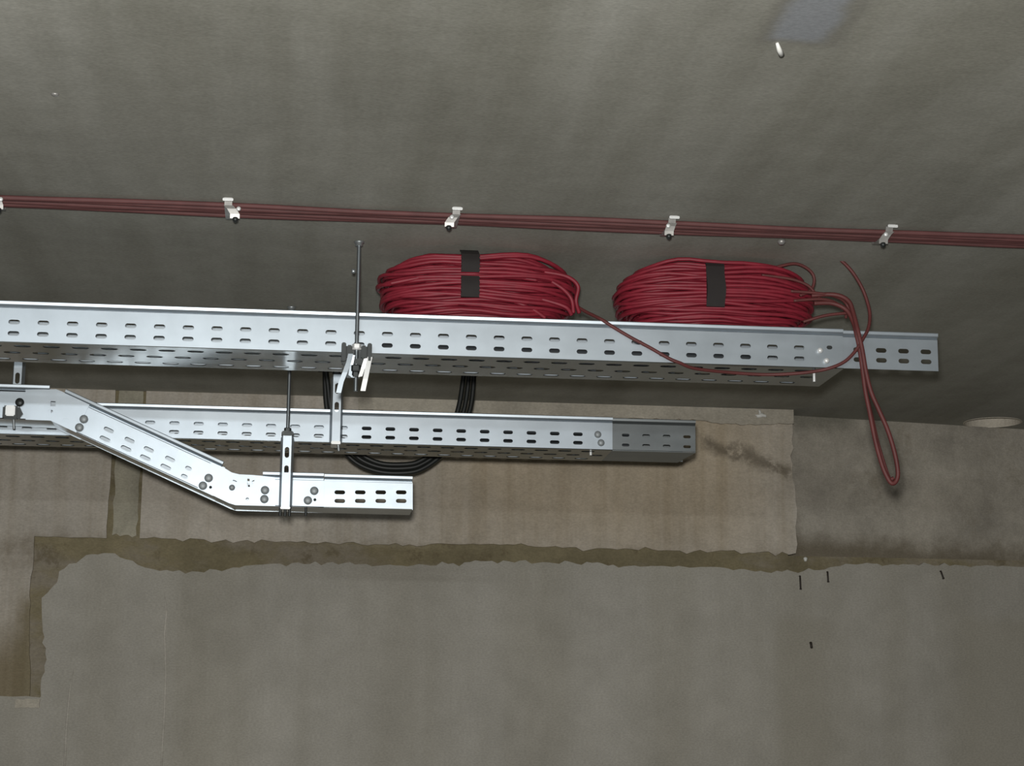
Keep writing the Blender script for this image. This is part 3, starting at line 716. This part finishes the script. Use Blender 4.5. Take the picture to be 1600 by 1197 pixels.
# ------------------------------------------------------------------ small marks and bits on wall and ceiling
p = at(1190, 649, Y=WU-.01); m = MB()
bm = bmesh.new(); bmesh.ops.create_icosphere(bm, subdivisions=3, radius=1)
for v in bm.verts:
    k = 1+.25*math.sin(v.co.x*4+v.co.z*3)+.2*math.sin(v.co.z*7+1)
    v.co = Vector((p.x+v.co.x*.014*k, p.y+v.co.y*.006, p.z+v.co.z*.0055*k))
m.bm(bm, True); m.tube([p+Vector((-.003, 0, .003)), p+Vector((-.006, 0, .014))], .003, 8)
tag(m.obj('foam_blob', M['white']), 'small white blob of foam stuck on the pale mortar under the ceiling', 'blob')
a = at(1214, 66, Z=CEIL); b = at(1221, 75, Z=CEIL); m = MB()
m.tube([a+Vector((0, 0, -.001)), (a+b)/2+Vector((0, 0, -.007)), b+Vector((0, 0, -.010))], [.002, .0035, .004], 10)
tag(m.obj('plug', M['white']), 'white plastic stub sticking out of the ceiling beside the bluish patch', 'plug')
p = at(86, 147, Z=CEIL); m = MB(); m.lathe([(.006, 0), (.005, -.002), (.002, -.003)], p, (0, 0, 1), 12)
tag(m.obj('plug', M['clip']), 'tiny pale plug alone on the bare ceiling, far from the bluish patch', 'plug')
for x, y, h, lab in ((1250, 910, 20, 'thin dark nail in the smooth wall coat, first under the joint from the hanging loop'), (1293, 901, 15, 'thick dark nail in the smooth wall coat just below the torn joint'), (1470, 898, 11, 'short slanting dark nail in the wall coat, furthest along the joint'), (1267, 1008, 7, 'tiny dark nail alone low on the smooth wall coat')):
    a = at(x, y-h/2, Y=WL-.004); b = at(x+(4 if x == 1470 else 1), y+h/2, Y=WL-.012); m = MB()
    m.tube([Vector((a.x, WL+.004, a.z)), a, b], .0024 if h > 8 else .0035, 8)
    m.lathe([(.0032, 0), (.0032, .0015)], b, (b-a).normalized(), 10)
    tag(m.obj('nail', M['nail']), lab, 'nail')
p = at(1258, 874, Y=WB); m = MB(); bm = bmesh.new(); bmesh.ops.create_icosphere(bm, subdivisions=2, radius=.0055)
for v in bm.verts: v.co = Vector((p.x+v.co.x*(1+.3*math.sin(v.co.z*900)), p.y-.003+v.co.y, p.z+v.co.z*1.2))
m.bm(bm, True); tag(m.obj('stone_chip', M['white']), 'tiny white stone chip in the brown joint above the nails', 'stone')

# ------------------------------------------------------------------ light: a hand lamp held just above the camera
def spot(name, loc, target, power, size, cone, blend, col):
    l = bpy.data.lights.new(name, 'SPOT'); l.energy = power; l.shadow_soft_size = size; l.spot_size = cone; l.spot_blend = blend; l.color = col
    o = bpy.data.objects.new(name, l); C.objects.link(o); o.location = loc
    o.rotation_euler = (Vector(target)-Vector(loc)).to_track_quat('-Z', 'Y').to_euler(); return o
spot('hand_lamp', (-.02, -.02, CAMZ+.075), (.0, 4.0, 2.2), 360, .035, math.radians(115), 1.0, (1, .985, .95))
w = bpy.data.worlds.new('world'); bpy.context.scene.world = w; w.use_nodes = True
w.node_tree.nodes['Background'].inputs[0].default_value = (.9, .95, 1, 1); w.node_tree.nodes['Background'].inputs[1].default_value = .05
# added fill light behind the camera for the ambient level
la = bpy.data.lights.new('fill_light', 'AREA'); la.shape = 'RECTANGLE'; la.size = 1.2; la.size_y = .12; la.energy = 60; la.color = (.92, .97, 1)
lo = bpy.data.objects.new('fill_light', la); C.objects.link(lo); lo.location = (-1.2, -1.4, CEIL-.1); lo.rotation_euler = (math.radians(25), 0, 0)

sc = bpy.context.scene
sc.view_settings.view_transform = 'Standard'; sc.view_settings.look = 'None'; sc.view_settings.gamma = 1; sc.view_settings.use_curve_mapping = False
sc.view_settings.exposure = 0
